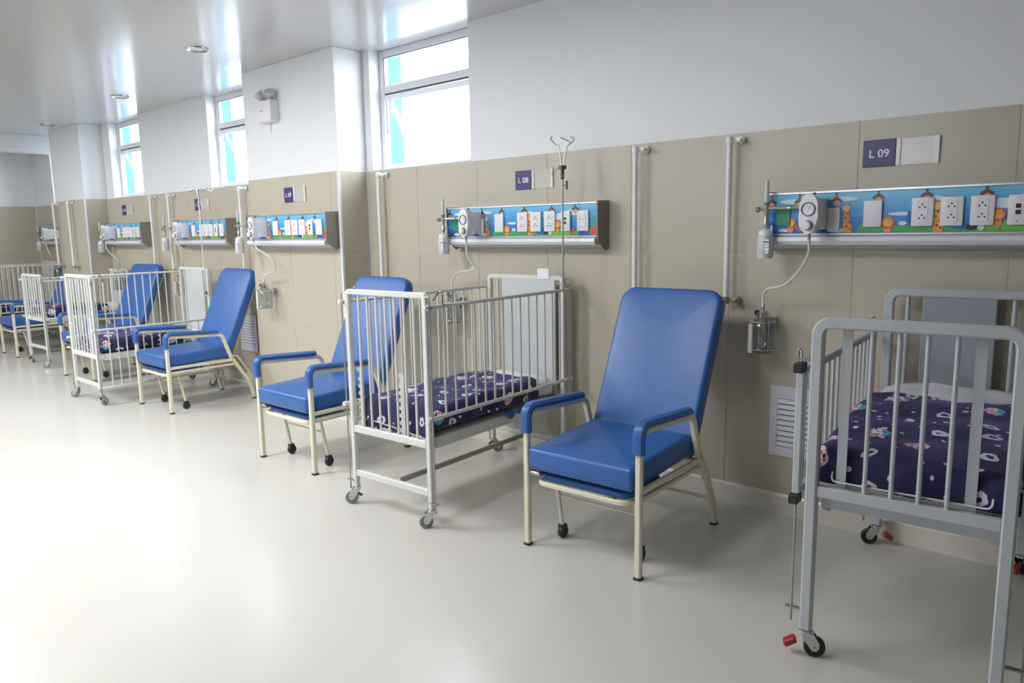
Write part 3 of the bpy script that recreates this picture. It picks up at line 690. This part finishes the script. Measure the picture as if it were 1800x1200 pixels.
# ------------------------------------------------------------------ recliner chair
def recliner(label, loc, rz=0, foot=0.0):
    t = thing('recliner_chair', label, 'chair', (*loc, 0), rz, 'blue recliners between the cots')
    hw = .315; sec = sq(.030, .030, .35)
    for s in (-1, 1):
        x = s*hw
        MB().tube([(x, 0, .012), (x, 0, .60)], 1, sec=sec, up=(0, 1, 0)).box(x-.017, x+.017, -.017, .017, 0, .012, mi=1).build('leg', ['cream', 'black'], t)
        arm = fillet([(x, 0, .598), (x, 0, .685), (x, .515, .655), (x, .60, .40)], [.09, .04], 7)
        MB().tube(arm, 1, sec=sec, up=(0, 1, 0)).build('arm_frame', 'cream', t)
        rear = fillet([(x, .588, .44), (x, .655, .33), (x, .765, .17), (x, .80, .012)], [.06, .06], 6)
        MB().tube(rear, 1, sec=sec, up=(0, 1, 0)).box(x-.017, x+.017, 0.783, .817, 0, .012, mi=1).build('leg', ['cream', 'black'], t)
        MB().tube([(x*.995, .0, .405), (x*.995, .61, .405)], 1, sec=sq(.024, .024, .3)).build('side_rail', 'cream', t)
        MB().tube([(x*.97, .02, .362), (x*.97, .64, .362)], 1, sec=sq(.02, .02, .3)).build('side_rail', 'cream', t)
        # armrest pad follows the front bend of the arm
        pad = fillet([(x, -.008, .585), (x, -.008, .715), (x, .47, .685)], [.095], 9)
        pp = MB(); pp.tube(pad, 1, sec=[(a*1.0, b) for a, b in [(-.029, -.011), (-.030, .004), (-.02, .016), (0, .020), (.02, .016), (.030, .004), (.029, -.011)]], up=(0, -1, 0) if True else None)
        pp.build('armrest_pad', 'vinyl', t)
        # curved reclining brace behind
        MB().tube(fillet([(x*.92, .60, .43), (x*.92, .66, .44), (x*.92, .805, .22), (x*.92, .805, .05)], .05, 5), .009, 8).build('recline_brace', 'cream', t)
    MB().tube([(-hw, .60, .40), (hw, .60, .40)], .011, 10).tube([(-hw, .775, .15), (hw, .775, .15)], .010, 8).tube([(-hw+.02, .30, .362), (hw-.02, .30, .362)], .010, 8).build('crossbar', 'cream', t)
    cushion('seat', 'vinyl', (.585, .60, .115), t, (0, .275, .472), rx=.045, bev=.026, crown=.012, corner=(.02, 1))
    # backrest leaning back
    a = math.radians(66); Lb = .875
    cy, cz = .565+math.cos(a)*Lb/2, .43+math.sin(a)*Lb/2
    bk = cushion('backrest', 'vinyl', (.60, Lb, .085), t, (0, cy, cz), rx=a, bev=.022, crown=.008, corner=(.085, 0))
    n = Vector((0, math.sin(a), -math.cos(a))); d = Vector((0, math.cos(a), math.sin(a)))
    b0 = Vector((0, .565, .43))
    fr = []
    for s in (-1, 1): fr.append([Vector((s*.262, 0, 0))+b0+n*.056+d*(-.02), Vector((s*.262, 0, 0))+b0+n*.056+d*(Lb-.03)])
    MB().tube(fillet([fr[0][0], fr[0][1], fr[1][1], fr[1][0]], .06, 5), .0105, 8).build('back_frame', 'cream', t)
    # fold-away footrest under the seat
    cushion('footrest_pad', 'vinyl', (.50, .34, .035), t, (0, .19, .362-foot*.0), rx=-.0, bev=.014, crown=.003, corner=(.05, 1))
    MB().tube(fillet([(-.255, .36, .338), (-.255, .0, .338), (.255, .0, .338), (.255, .36, .338)], .055, 5), 1, sec=sq(.018, .022, .35)).build('footrest_frame', 'cream', t)
    for s in (-1, 1):
        MB().tube([(s*.225, .12, .34), (s*.225, .17, .07)], .011, 10).build('footrest_leg', 'cream', t)
        c = MB().lathe([(0, -.015), (.028, -.014), (.033, -.006), (.033, .006), (.028, .014), (0, .015)], (s*.225, .175, .033), 'x', 18)
        c.box(s*.225-.019, s*.225+.019, .155, .19, .045, .075, c=.006); c.build('castor', 'black', t)
    MB().tube([(-.225, .14, .24), (.225, .14, .24)], .005, 6).build('footrest_tie', 'cream', t)
    MB().box(-hw+.01, -hw+.08, -.005, .05, .372, .390, c=.004).build('release_lever', 'steel', t)
    return t
recliner('blue recliner nearest the camera, front of its tan wall between the two near cots', (-2.013, -1.188), .045)
recliner('blue recliner left of the near white cot, partly behind its rails', (-4.43, -1.277), .02)
recliner('blue recliner in front of the near pier, seen from its right side', (-6.882, -1.135), .012)
recliner('blue recliner half hidden behind the middle cot with lowered rail', (-9.113, -1.045), .14)
recliner('farthest blue recliner beside the small white cot, at the left edge', (-11.72, -1.05), 0.0)

# ------------------------------------------------------------------ cots
def cot(label, loc, rz, W=.655, Ln=1.22, H=1.255, zbar=.455, kind='white', xbar=.19, racks=((-.25, 0), (.085, 0)), nb=7, zr=(.60, 1.185), zl=(.60, 1.185),
        board=(-.20, .23), wheel_yaw=(0, 0, 0, 0), nr=14, zplat=None, rods=True, brake=False):
    """origin: middle of the foot end on the floor; +y goes to the headboard"""
    t = thing('hospital_cot', label, 'cot', (*loc, 0), rz, 'hospital cots with railed sides')
    mt = 'silver' if kind == 'grey' else 'white'
    tw = .040 if kind == 'grey' else .031; hw = W/2-tw/2; rc = .05 if kind == 'grey' else .022; zs = H-.12
    sec = sq(tw, tw, .3); zp = zplat or zbar
    for y in (0, Ln):
        for s in (-1, 1):
            MB().tube([(s*hw, y, .105), (s*hw, y, zs)], 1, sec=sec, up=(0, 1, 0)).build('leg', mt, t)
        zt = H if y == 0 else H+.015
        MB().tube(fillet([(-hw, y, zs-.001), (-hw, y, zt-tw/2), (hw, y, zt-tw/2), (hw, y, zs-.001)], rc, 6), 1, sec=sec, up=(0, 1, 0)).build('top_rail' if y == 0 else 'headboard_rail', mt, t)
        MB().box(-hw+tw/2, hw-tw/2, y-.014, y+.014, zbar-.02, zbar+.02, c=.003).build('end_crossbar', mt, t)
        if xbar: MB().box(-hw+tw/2, hw-tw/2, y-.012, y+.012, xbar-.018, xbar+.018, c=.003).build('low_crossbar', mt, t)
    # foot-end bars
    br = .0078 if kind == 'grey' else .0068
    if kind == 'grey': bx = [-.123, -.041, .041, .123]
    else: bx = [(-hw+tw/2)+(W-2*tw)*(i+1)/(nb+1) for i in range(nb)]
    for x in bx: MB().tube([(x, 0, zbar+.012), (x, 0, H-tw)], br, 10).build('bar', mt, t)
    # toothed rack plates for the mattress height
    for rx, dy in racks:
        z0, z1 = (zbar+.0, zbar+.355) if kind != 'grey' else (zbar-.01, H-.04)
        b = MB(); w2 = .034
        n = 9; s = -1
        poly = [(rx+w2/2, z0), (rx+w2/2, z1)] if s < 0 else []
        tz = (z1-z0)/n; pl = [(rx+w2/2, z0), (rx+w2/2, z1), (rx-w2/2-.018, z1), (rx-w2/2-.018, z1-.02), (rx-w2/2+.004, z1-.026)]
        zz = z1-.05
        while zz > z0+.05:
            pl += [(rx-w2/2+.004, zz), (rx-w2/2-.012, zz-.012), (rx-w2/2-.012, zz-.022), (rx-w2/2+.004, zz-.030)]; zz -= .042
        pl += [(rx-w2/2+.004, z0)]
        if kind == 'grey':
            b.box(rx-.016, rx+.016, .022, .028, z0, z1)
            pl2 = [(.028, z0), (.028, z1), (.058, z1)]; zz = z1-.06
            while zz > z0+.08:
                pl2 += [(.058, zz), (.044, zz-.012), (.044, zz-.030), (.058, zz-.040)]; zz -= .085
            pl2 += [(.058, z0)]
            b.prism(pl2, 'x', rx-.016, rx-.012)
        else: b.prism(pl, 'y', .022, .028)
        b.build('rack_plate', mt, t)
    # headboard panel and flanking bars
    bz0 = zbar+.02
    MB().box(board[0], board[1], Ln-.014, Ln+.006, bz0, H-.002, c=.004).build('headboard_panel', 'greyboard2' if kind == 'grey' else 'greyboard', t)
    for x in ((board[0]-.062, board[1]+.062) if kind == 'grey' else (board[0]-.045, board[1]+.06)):
        if abs(x) < hw-.02: MB().tube([(x, Ln, zbar+.02), (x, Ln, H-.02)], br*1.3, 10).build('bar', mt, t)
    # side rails (drop sides) on slide rods
    for s, (za, zb_) in ((1, zr), (-1, zl)):
        x = s*(W/2+(.046 if kind == 'grey' else .016)); b = MB(); rr = .0105
        sec2 = None
        if kind == 'grey':
            b.tube([(x, .045, zb_), (x, Ln+.03, zb_)], 1, sec=sq(.026, .03, .4)).tube([(x, .045, za), (x, Ln+.03, za)], 1, sec=sq(.026, .03, .4))
            b.tube([(x, .04, za-.01), (x, .04, zb_+.01)], 1, sec=sq(.026, .026, .3), up=(0, 1, 0)).tube([(x, Ln+.02, za), (x, Ln+.02, zb_)], 1, sec=sq(.026, .026, .3), up=(0, 1, 0))
            for zc in (za-.035, zb_+.0): b.box(x-.017, x+.017, .0, .055, zc, zc+.035, mi=1, c=.003)
        else:
            for z in (za, zb_): b.tube([(x, -.03, z), (x, Ln+.05, z)], rr, 10)
            for y in (-.03, Ln+.05):
                for z in (za, zb_): b.lathe([(.0, -.012), (.013, -.010), (.014, .006), (.0, .010)], (x, y, z), 'y', 10)
        rail = b.build('drop_side', [mt, 'black'], t)
        for i in range(nr):
            y = .06+(Ln-.10)*(i+.5)/nr
            MB().tube([(x, y, za+.004), (x, y, zb_-.004)], .0062, 8).build('bar', mt, rail)
        for y in (-.012, Ln+.012):
            if kind == 'grey':
                yy = .04 if y < .5 else Ln+.02
                r = MB().tube([(x, yy, .10), (x, yy, za+.02)], .0042, 8)
                q_ = MB().tube(fillet([(x, yy, zb_), (x, yy, zb_+.075), (x+s*.012, yy, zb_+.085), (x+s*.012, yy, zb_+.05)], .01, 4), .0042, 8)
                r.box(x-s*.05, x+s*.022, yy-.010, yy+.010, .150, .155); q_.box(x-s*.06, x+s*.014, yy-.008, yy+.008, zb_+.045, zb_+.053).build('latch', 'chrome', t)
                r.build('slide_rod', 'steel', t); continue
            r = MB().tube(fillet([(x+s*.010, y, .10), (x+s*.010, y, H-.045), (x+s*.010, y, H-.02), (x-s*.03, y, H-.02)], .02, 4), .0042, 8)
            r.box(x-s*.03-.004*s, x+s*.028, y-.008, y+.008, .138, .143)
            r.lathe([(0, -.015), (.007, -.012), (.007, 0), (0, .002)], (x+s*.010, y, .10), 'z', 8)
            r.build('slide_rod', 'steel', t)
    # latch hook at the top of the near right corner
    for s in (-1, 1):
        x = s*(W/2+.012)
        if kind == 'grey': continue
        MB().tube(fillet([(x, .03, H-.04), (x+s*.012, .06, H+.0), (x+s*.012, .09, H-.0), (x+s*.012, .09, H-.07)], .02, 4), .005, 8).lathe([(0, -.012), (.016, -.010), (.016, .010), (0, .012)], (x, -.004, H-.075), 'y', 12).build('latch', 'chrome', t)
    # mattress platform
    z0 = zp
    pl = MB().box(-hw+.02, hw-.02, .045, .075, z0-.025, z0+.02, c=.003).box(-hw+.02, hw-.02, Ln-.075, Ln-.045, z0-.025, z0+.02, c=.003)
    for s in (-1, 1): pl.box(s*(hw-.02), s*(hw-.05), .06, Ln-.06, z0-.04, z0+.02, c=.003)
    for i in range(5): pl.box(-hw+.03, hw-.03, .2+i*.2, .23+i*.2, z0-.005, z0+.012)
    pl.build('platform_frame', mt, t)
    MB().box(-hw+.022, hw-.022, .06, Ln-.06, z0+.012, z0+.022).build('platform_deck', 'alu' if kind == 'grey' else 'white', t)
    # support wire hooked on the racks
    zw = zbar+.04
    MB().tube(fillet([(-.235, .05, zw+.05), (-.235, .012, zw), (.245, .012, zw-.0), (.245, .05, zw+.05)], .02, 4) if kind == 'grey' else fillet([(-.28, .06, zw+.06), (-.28, .035, zw+.02), (.0, .035, zw), (.27, .035, zw-.03), (.27, .08, zw+.04)], .02, 4), .0036, 6).build('support_wire', 'white', t)
    if kind != 'grey':
        MB().box(-.012, .012, .05, Ln-.02, .17, .195, c=.002).build('stretcher', 'steel', t)
    # casters
    i = 0
    for y in (0, Ln):
        for s in (-1, 1):
            a = wheel_yaw[i]; i += 1; x = s*hw; rw = .038
            T = Matrix.Translation((x, y, 0)) @ Matrix.Rotation(a, 4, 'Z')
            c = MB()
            c.lathe([(.011, .088), (.024, .092), (.024, .100), (.011, .106), (.011, .118)], n=14)
            c.prism([(-.014, .090), (.026, .092), (.048, .058), (.046, .036), (.036, .026), (.022, .028), (.010, .046), (-.010, .070)], 'x', -.020, -.0165)
            c.prism([(-.014, .090), (.026, .092), (.048, .058), (.046, .036), (.036, .026), (.022, .028), (.010, .046), (-.010, .070)], 'x', .0165, .020)
            c.box(-.019, .019, -.008, .028, .084, .092); c.tube([(-.024, .032, .038), (.024, .032, .038)], .006, 8)
            c.v = [tuple(T @ Vector(q)) for q in c.v]; co = c.build('caster', 'chrome', t)
            wv = MB().lathe([(0, -.010), (.030, -.010), (.032, -.012), (rw-.004, -.012), (rw, -.008), (rw, .008), (rw-.004, .012), (.032, .012), (.030, .010), (0, .010)], (0, .032, rw), 'x', 22)
            wv.v = [tuple(T @ Vector(q)) for q in wv.v]; wv.build('wheel', 'black' if kind == 'grey' else 'castergrey', co)
            if brake or i in (1, 3):
                bp = MB().box(-.018, .018, -.050, -.004, .046, .070, c=.004, T=Matrix.Translation((0, 0, .012)) @ Matrix.Rotation(.55, 4, 'X'))
                if not brake: bp = MB().tube([(-.02, -.005, .07), (-.02, -.03, .055)], .009, 8)
                bp.v = [tuple(T @ Vector(q)) for q in bp.v]; bp.build('brake_pedal', 'red' if brake else 'darksteel', co)
    return t
def to_world(loc, rz, p):
    c, s = math.cos(rz), math.sin(rz); return (loc[0]+c*p[0]-s*p[1], loc[1]+s*p[0]+c*p[1], p[2] if len(p) > 2 else 0)
def mattress(label, loc, rz, W, y0, y1, z0, z1, slope=0):
    t = thing('mattress', label, 'mattress', (*to_world(loc, rz, (0, y0))[:2], z0), rz, 'white sheeted cot mattresses')
    Lm = y1-y0; nx, ny = 18, 30; b = MB(); H = z1-z0; vs = []
    # closed rounded block with sheet wrinkles
    prof = []
    R = H*.45
    ring = []
    for j in range(ny+1):
        v = j/ny; yy = v*Lm
        e = min(1, min(yy, Lm-yy)/.035); k = math.sqrt(max(0, 1-(1-e)**2))
        hx = (W/2)*(.90+.10*k); hz = H*(.35+.65*k)
        row = []
        for i in range(24):
            a = 2*pi*i/24; cx, cz = math.cos(a), math.sin(a)
            p_ = 3.6; d = (abs(cx)**p_+abs(cz)**p_)**(-1/p_)
            x = hx*cx*d; z = H/2+hz/2*cz*d
            z += .004*math.sin(x*21+yy*9)+.003*math.sin(yy*31+x*5)
            row.append((x, yy, max(z, .0)+slope*yy))
        ring.append(row)
    vs = [p for r in ring for p in r]; n = 24
    fs = [(j*n+i, j*n+(i+1) % n, (j+1)*n+(i+1) % n, (j+1)*n+i) for j in range(ny) for i in range(n)]
    fs += [tuple(range(n)), tuple(ny*n+i for i in range(n))]
    b.add(vs, fs, 0, True); b.build('sheeted_pad', 'sheet', t, ang=60)
    return t
def blanket(label, loc, rz, W, y0, y1, z, drop=.10, front=.10, dr=None, seed=0, slope=.0):
    """cloth laid over the mattress: x across, y along, with drops at the sides and the foot end"""
    rnd = random.Random(seed); ph = [rnd.random()*6 for _ in range(6)]
    dl, drr = drop, (dr if dr is not None else drop)
    nx, ny = 46, 56; hw = W/2+.008; r = .028
    Lx = 2*hw+dl+drr; Ly = (y1-y0)+front
    me = bpy.data.meshes.new('blanket'); vs = []; uvs = []
    def wrapc(s_, half0, half1):
        # arc-length s measured from one edge top; returns (pos, down)
        return s_
    for j in range(ny+1):
        sv = -front+Ly*j/ny          # <0 hangs over the foot
        for i in range(nx+1):
            su = -hw-dl+Lx*i/nx
            def fold(s_, edge):       # distance beyond edge -> outward, down
                d = s_-edge
                if d <= 0: return s_, 0
                q = r*pi/2
                if d < q: return edge+r*math.sin(d/r), r*(1-math.cos(d/r))
                return edge+r, r+(d-q)
            sx = 1 if su >= 0 else -1; ax, dz1 = fold(abs(su), hw-r); x = sx*ax
            ay, dz2 = fold(-sv, -r) if sv < r else (-sv, 0); y = -ay
            dz = max(dz1, dz2) if min(dz1, dz2) > 0 else dz1+dz2
            edge = min(1, max(dz1, dz2)/.04)
            wr = .005*math.sin(su*17+sv*11+ph[0])+.004*math.sin(sv*23-su*9+ph[1])+.0035*math.sin(su*41+ph[2]+sv*6)
            out = .010*edge*math.sin((sv if dz1 >= dz2 else su)*26+ph[3])+.006*edge
            zz = z-dz+wr*(1-edge)+.006+slope*max(sv, 0)
            if dz1 > 0: x += sx*out*min(1, dz1/.03)
            if dz2 > 0: y -= out*min(1, dz2/.03)
            hem = 0
            vs.append((x, y0+y, zz)); uvs.append((su, sv))
    fs = [(j*(nx+1)+i, j*(nx+1)+i+1, (j+1)*(nx+1)+i+1, (j+1)*(nx+1)+i) for j in range(ny) for i in range(nx)]
    me.from_pydata(vs, [], fs); uvl = me.uv_layers.new(name='UVMap')
    for lp in me.loops: uvl.data[lp.index].uv = uvs[lp.vertex_index]
    for p in me.polygons: p.use_smooth = True
    me.materials.append(M['blanket']); o = bpy.data.objects.new('blanket', me); COL.objects.link(o)
    o.location = (loc[0], loc[1], 0); o.rotation_euler = (0, 0, rz)
    so = o.modifiers.new('thickness', 'SOLIDIFY'); so.thickness = .008; so.offset = 1
    return tag(o, label, 'blanket', 'navy printed blankets on the cots')
def bed(cl, loc, rz, ml, bl, mz, byk, **k):
    c = cot(cl, loc, rz, **k); W = k.get('W', .655)-(.05 if k.get('kind') == 'grey' else .11); Ln = k.get('Ln', 1.22)
    mattress(ml, loc, rz, W, .065, Ln-.03, mz[0], mz[1], byk.get('slope', 0))
    blanket(bl, loc, rz, W, .055, **{**dict(y1=Ln-.26, z=mz[1]), **byk})
    return c
bed('silver-grey cot at the right edge, nearest the camera, with tall rack plates', (-.617, -1.262), .080,
    'white sheeted mattress in the near grey cot', 'dark navy blanket with pink spotted balls in the near grey cot', (.612, .765), dict(y1=.86, drop=.10, front=.10, seed=1, slope=.075),
    W=.628, Ln=1.19, H=1.258, zbar=.635, kind='grey', xbar=0, racks=((-.205, 0), (.185, 0)), zr=(.60, 1.05), zl=(.60, 1.05), board=(-.155, .135),
    wheel_yaw=(-1.23, 1.0, 1.9, -.3), zplat=.585, brake=True)
bed('white cot under sign L 08 with both railed sides raised', (-3.169, -1.385), .062,
    'white sheeted mattress in the near white cot', 'purple-navy blanket with white print in the near white cot', (.482, .625), dict(y1=1.0, drop=.10, front=.17, seed=2),
    W=.64, Ln=1.245, H=1.258, zbar=.455, wheel_yaw=(2.3, 2.5, -.6, 2.4), board=(-.19, .25))
bed('white cot in the middle with its right side rail dropped to the floor', (-7.726, -1.41), .012,
    'white sheeted mattress in the middle cot with dropped rail', 'purple-navy blanket on the middle cot with dropped rail', (.482, .60), dict(y1=.85, drop=.09, front=.12, seed=3),
    W=.64, Ln=1.12, H=1.222, zbar=.46, zr=(.17, .715), racks=((-.22, 0), (.12, 0)), wheel_yaw=(2.3, .5, -.4, 2.2), nr=13, board=(-.17, .21))
bed('small white cot far down the row with a high mattress', (-10.438, -1.055), .03,
    'white sheeted mattress in the small far cot', 'purple-navy blanket on the small far cot', (.60, .71), dict(y1=.74, drop=.09, front=.06, seed=4),
    W=.645, Ln=1.0, H=1.134, zbar=.585, xbar=.24, nb=6, zr=(.60, 1.055), zl=(.60, 1.055), racks=((-.2, 0), (.2, 0)), nr=10, wheel_yaw=(.9, 2.6, 1, 1), board=(-.20, .22))
bed('farthest cot, cut by the left edge of the picture', (-12.93, -1.25), 0.0,
    'white sheeted mattress in the farthest cot', 'purple-navy blanket on the farthest cot', (.46, .575), dict(y1=.80, drop=.09, front=.08, seed=5),
    W=.66, Ln=1.14, H=1.20, zbar=.44, nr=16, zr=(.50, 1.165), zl=(.55, 1.165), racks=((-.2, 0), (.2, 0)))

# ------------------------------------------------------------------ loose things on the cots
def iv_pole(x, y, z0, z1, label, mat='steel', spread='loop'):
    t = thing('infusion_pole', label, 'infusion pole', (x, y, z0)); H = z1-z0
    MB().tube([(0, 0, 0), (0, 0, H)], .0065, 10).build('pole', mat if spread != 'loop' else 'steel', t)
    MB().tube([(0, 0, .035), (-.075, .03, .035)], .006, 8).box(-.012, .012, -.012, .012, .02, .05, c=.003).build('clamp', 'steel', t)
    MB().lathe([(.007, H-.06), (.011, H-.055), (.012, H-.0), (.026, H+.003), (.026, H+.022), (.007, H+.026)], n=14).build('collar', 'darksteel' if spread == 'loop' else 'chrome', t)
    if spread == 'loop':
        for a in (2.9, .25, 1.3, -1.6):
            c, s = math.cos(a), math.sin(a)
            pts = [(.006*c, .006*s, H+.02), (.022*c, .022*s, H+.10), (.036*c, .036*s, H+.145), (.062*c, .062*s, H+.155), (.070*c-.02*s, .07*s+.02*c, H+.172), (.055*c-.05*s, .055*s+.05*c, H+.190), (.03*c-.055*s, .03*s+.055*c, H+.198)]
            if a == -1.6: continue
            MB().tube(fillet(pts, .02, 4), .0036, 7).build('hook', 'steel', t)
        MB().tube(fillet([(-.02, 0, H+.006), (-.045, -.01, H+.004), (-.055, -.012, H-.045), (-.068, -.014, H-.045), (-.072, -.014, H-.01)], .012, 4), .003, 6).build('hook', 'steel', t)
        MB().tube([(0, 0, H-.095), (.03, 0, H-.095)], .004, 6).box(.028, .036, -.008, .008, H-.122, H-.07, c=.002).box(.028, .036, -.004, .004, H-.11, H-.08).build('wing_screw', 'cap', t)
    else:
        for a in (0.1, pi+.1, 1.5):
            c, s = math.cos(a), math.sin(a)
            MB().tube(fillet([(0, 0, H+.015), (.09*c, .09*s, H+.02), (.15*c, .15*s, H+.005), (.155*c, .155*s, H+.035)], .02, 4), .0045, 7).build('hook', 'chrome', t)
        MB().box(-.012, .012, -.012, .012, H-.13, H-.09, c=.003).build('wing_screw', 'chrome', t)
    return t
iv_pole(-2.875, -.205, 1.19, 1.93, 'steel infusion pole with looped hooks on the headboard of the near white cot')
iv_pole(-7.41, -.335, .95, 2.0, 'white infusion pole with three hooks at the headboard of the middle cot', 'white', 'tri')
p = to_world((-3.169, -1.385), .062, (.165, 1.245, 1.262))
o = MB().box(-.045, .045, -.022, -.019, -.012, .055).box(-.045, .045, -.022, .022, .054, .056).build('paper_note', 'paper'); o.location = p; o.rotation_euler = (0, 0, .062)
tag(o, 'blank white paper label folded over the headboard rail of the near white cot', 'label')
p = to_world((-3.169, -1.385), .062, (.33, .70, .505))
b = MB(); g = [(-.07+.14*i/8, .012*math.sin(i*1.3), 0) for i in range(9)]
# small blue cloth corner peeping out between mattress and rail of the near white cot
nx, ny = 10, 4; vs = []; 
for j in range(ny+1):
    for i in range(nx+1):
        x = -.10+.20*i/nx; vs.append((.004*math.sin(i*1.4)+.01*j/ny, x*(1-.25*j/ny), .0-.042*j/ny*(1-abs(x)*4)+.012*math.cos(i*.9)))
b.add(vs, [(j*(nx+1)+i, j*(nx+1)+i+1, (j+1)*(nx+1)+i+1, (j+1)*(nx+1)+i) for j in range(ny) for i in range(nx)], 0, True)
o = b.build('blue_cloth', 'vinyl'); o.location = (p[0]-.03, p[1], .500); o.rotation_euler = (0, 0, .062)
so = o.modifiers.new('thickness', 'SOLIDIFY'); so.thickness = .004
tag(o, 'small bright blue cloth tucked under the mattress edge of the near white cot', 'cloth')
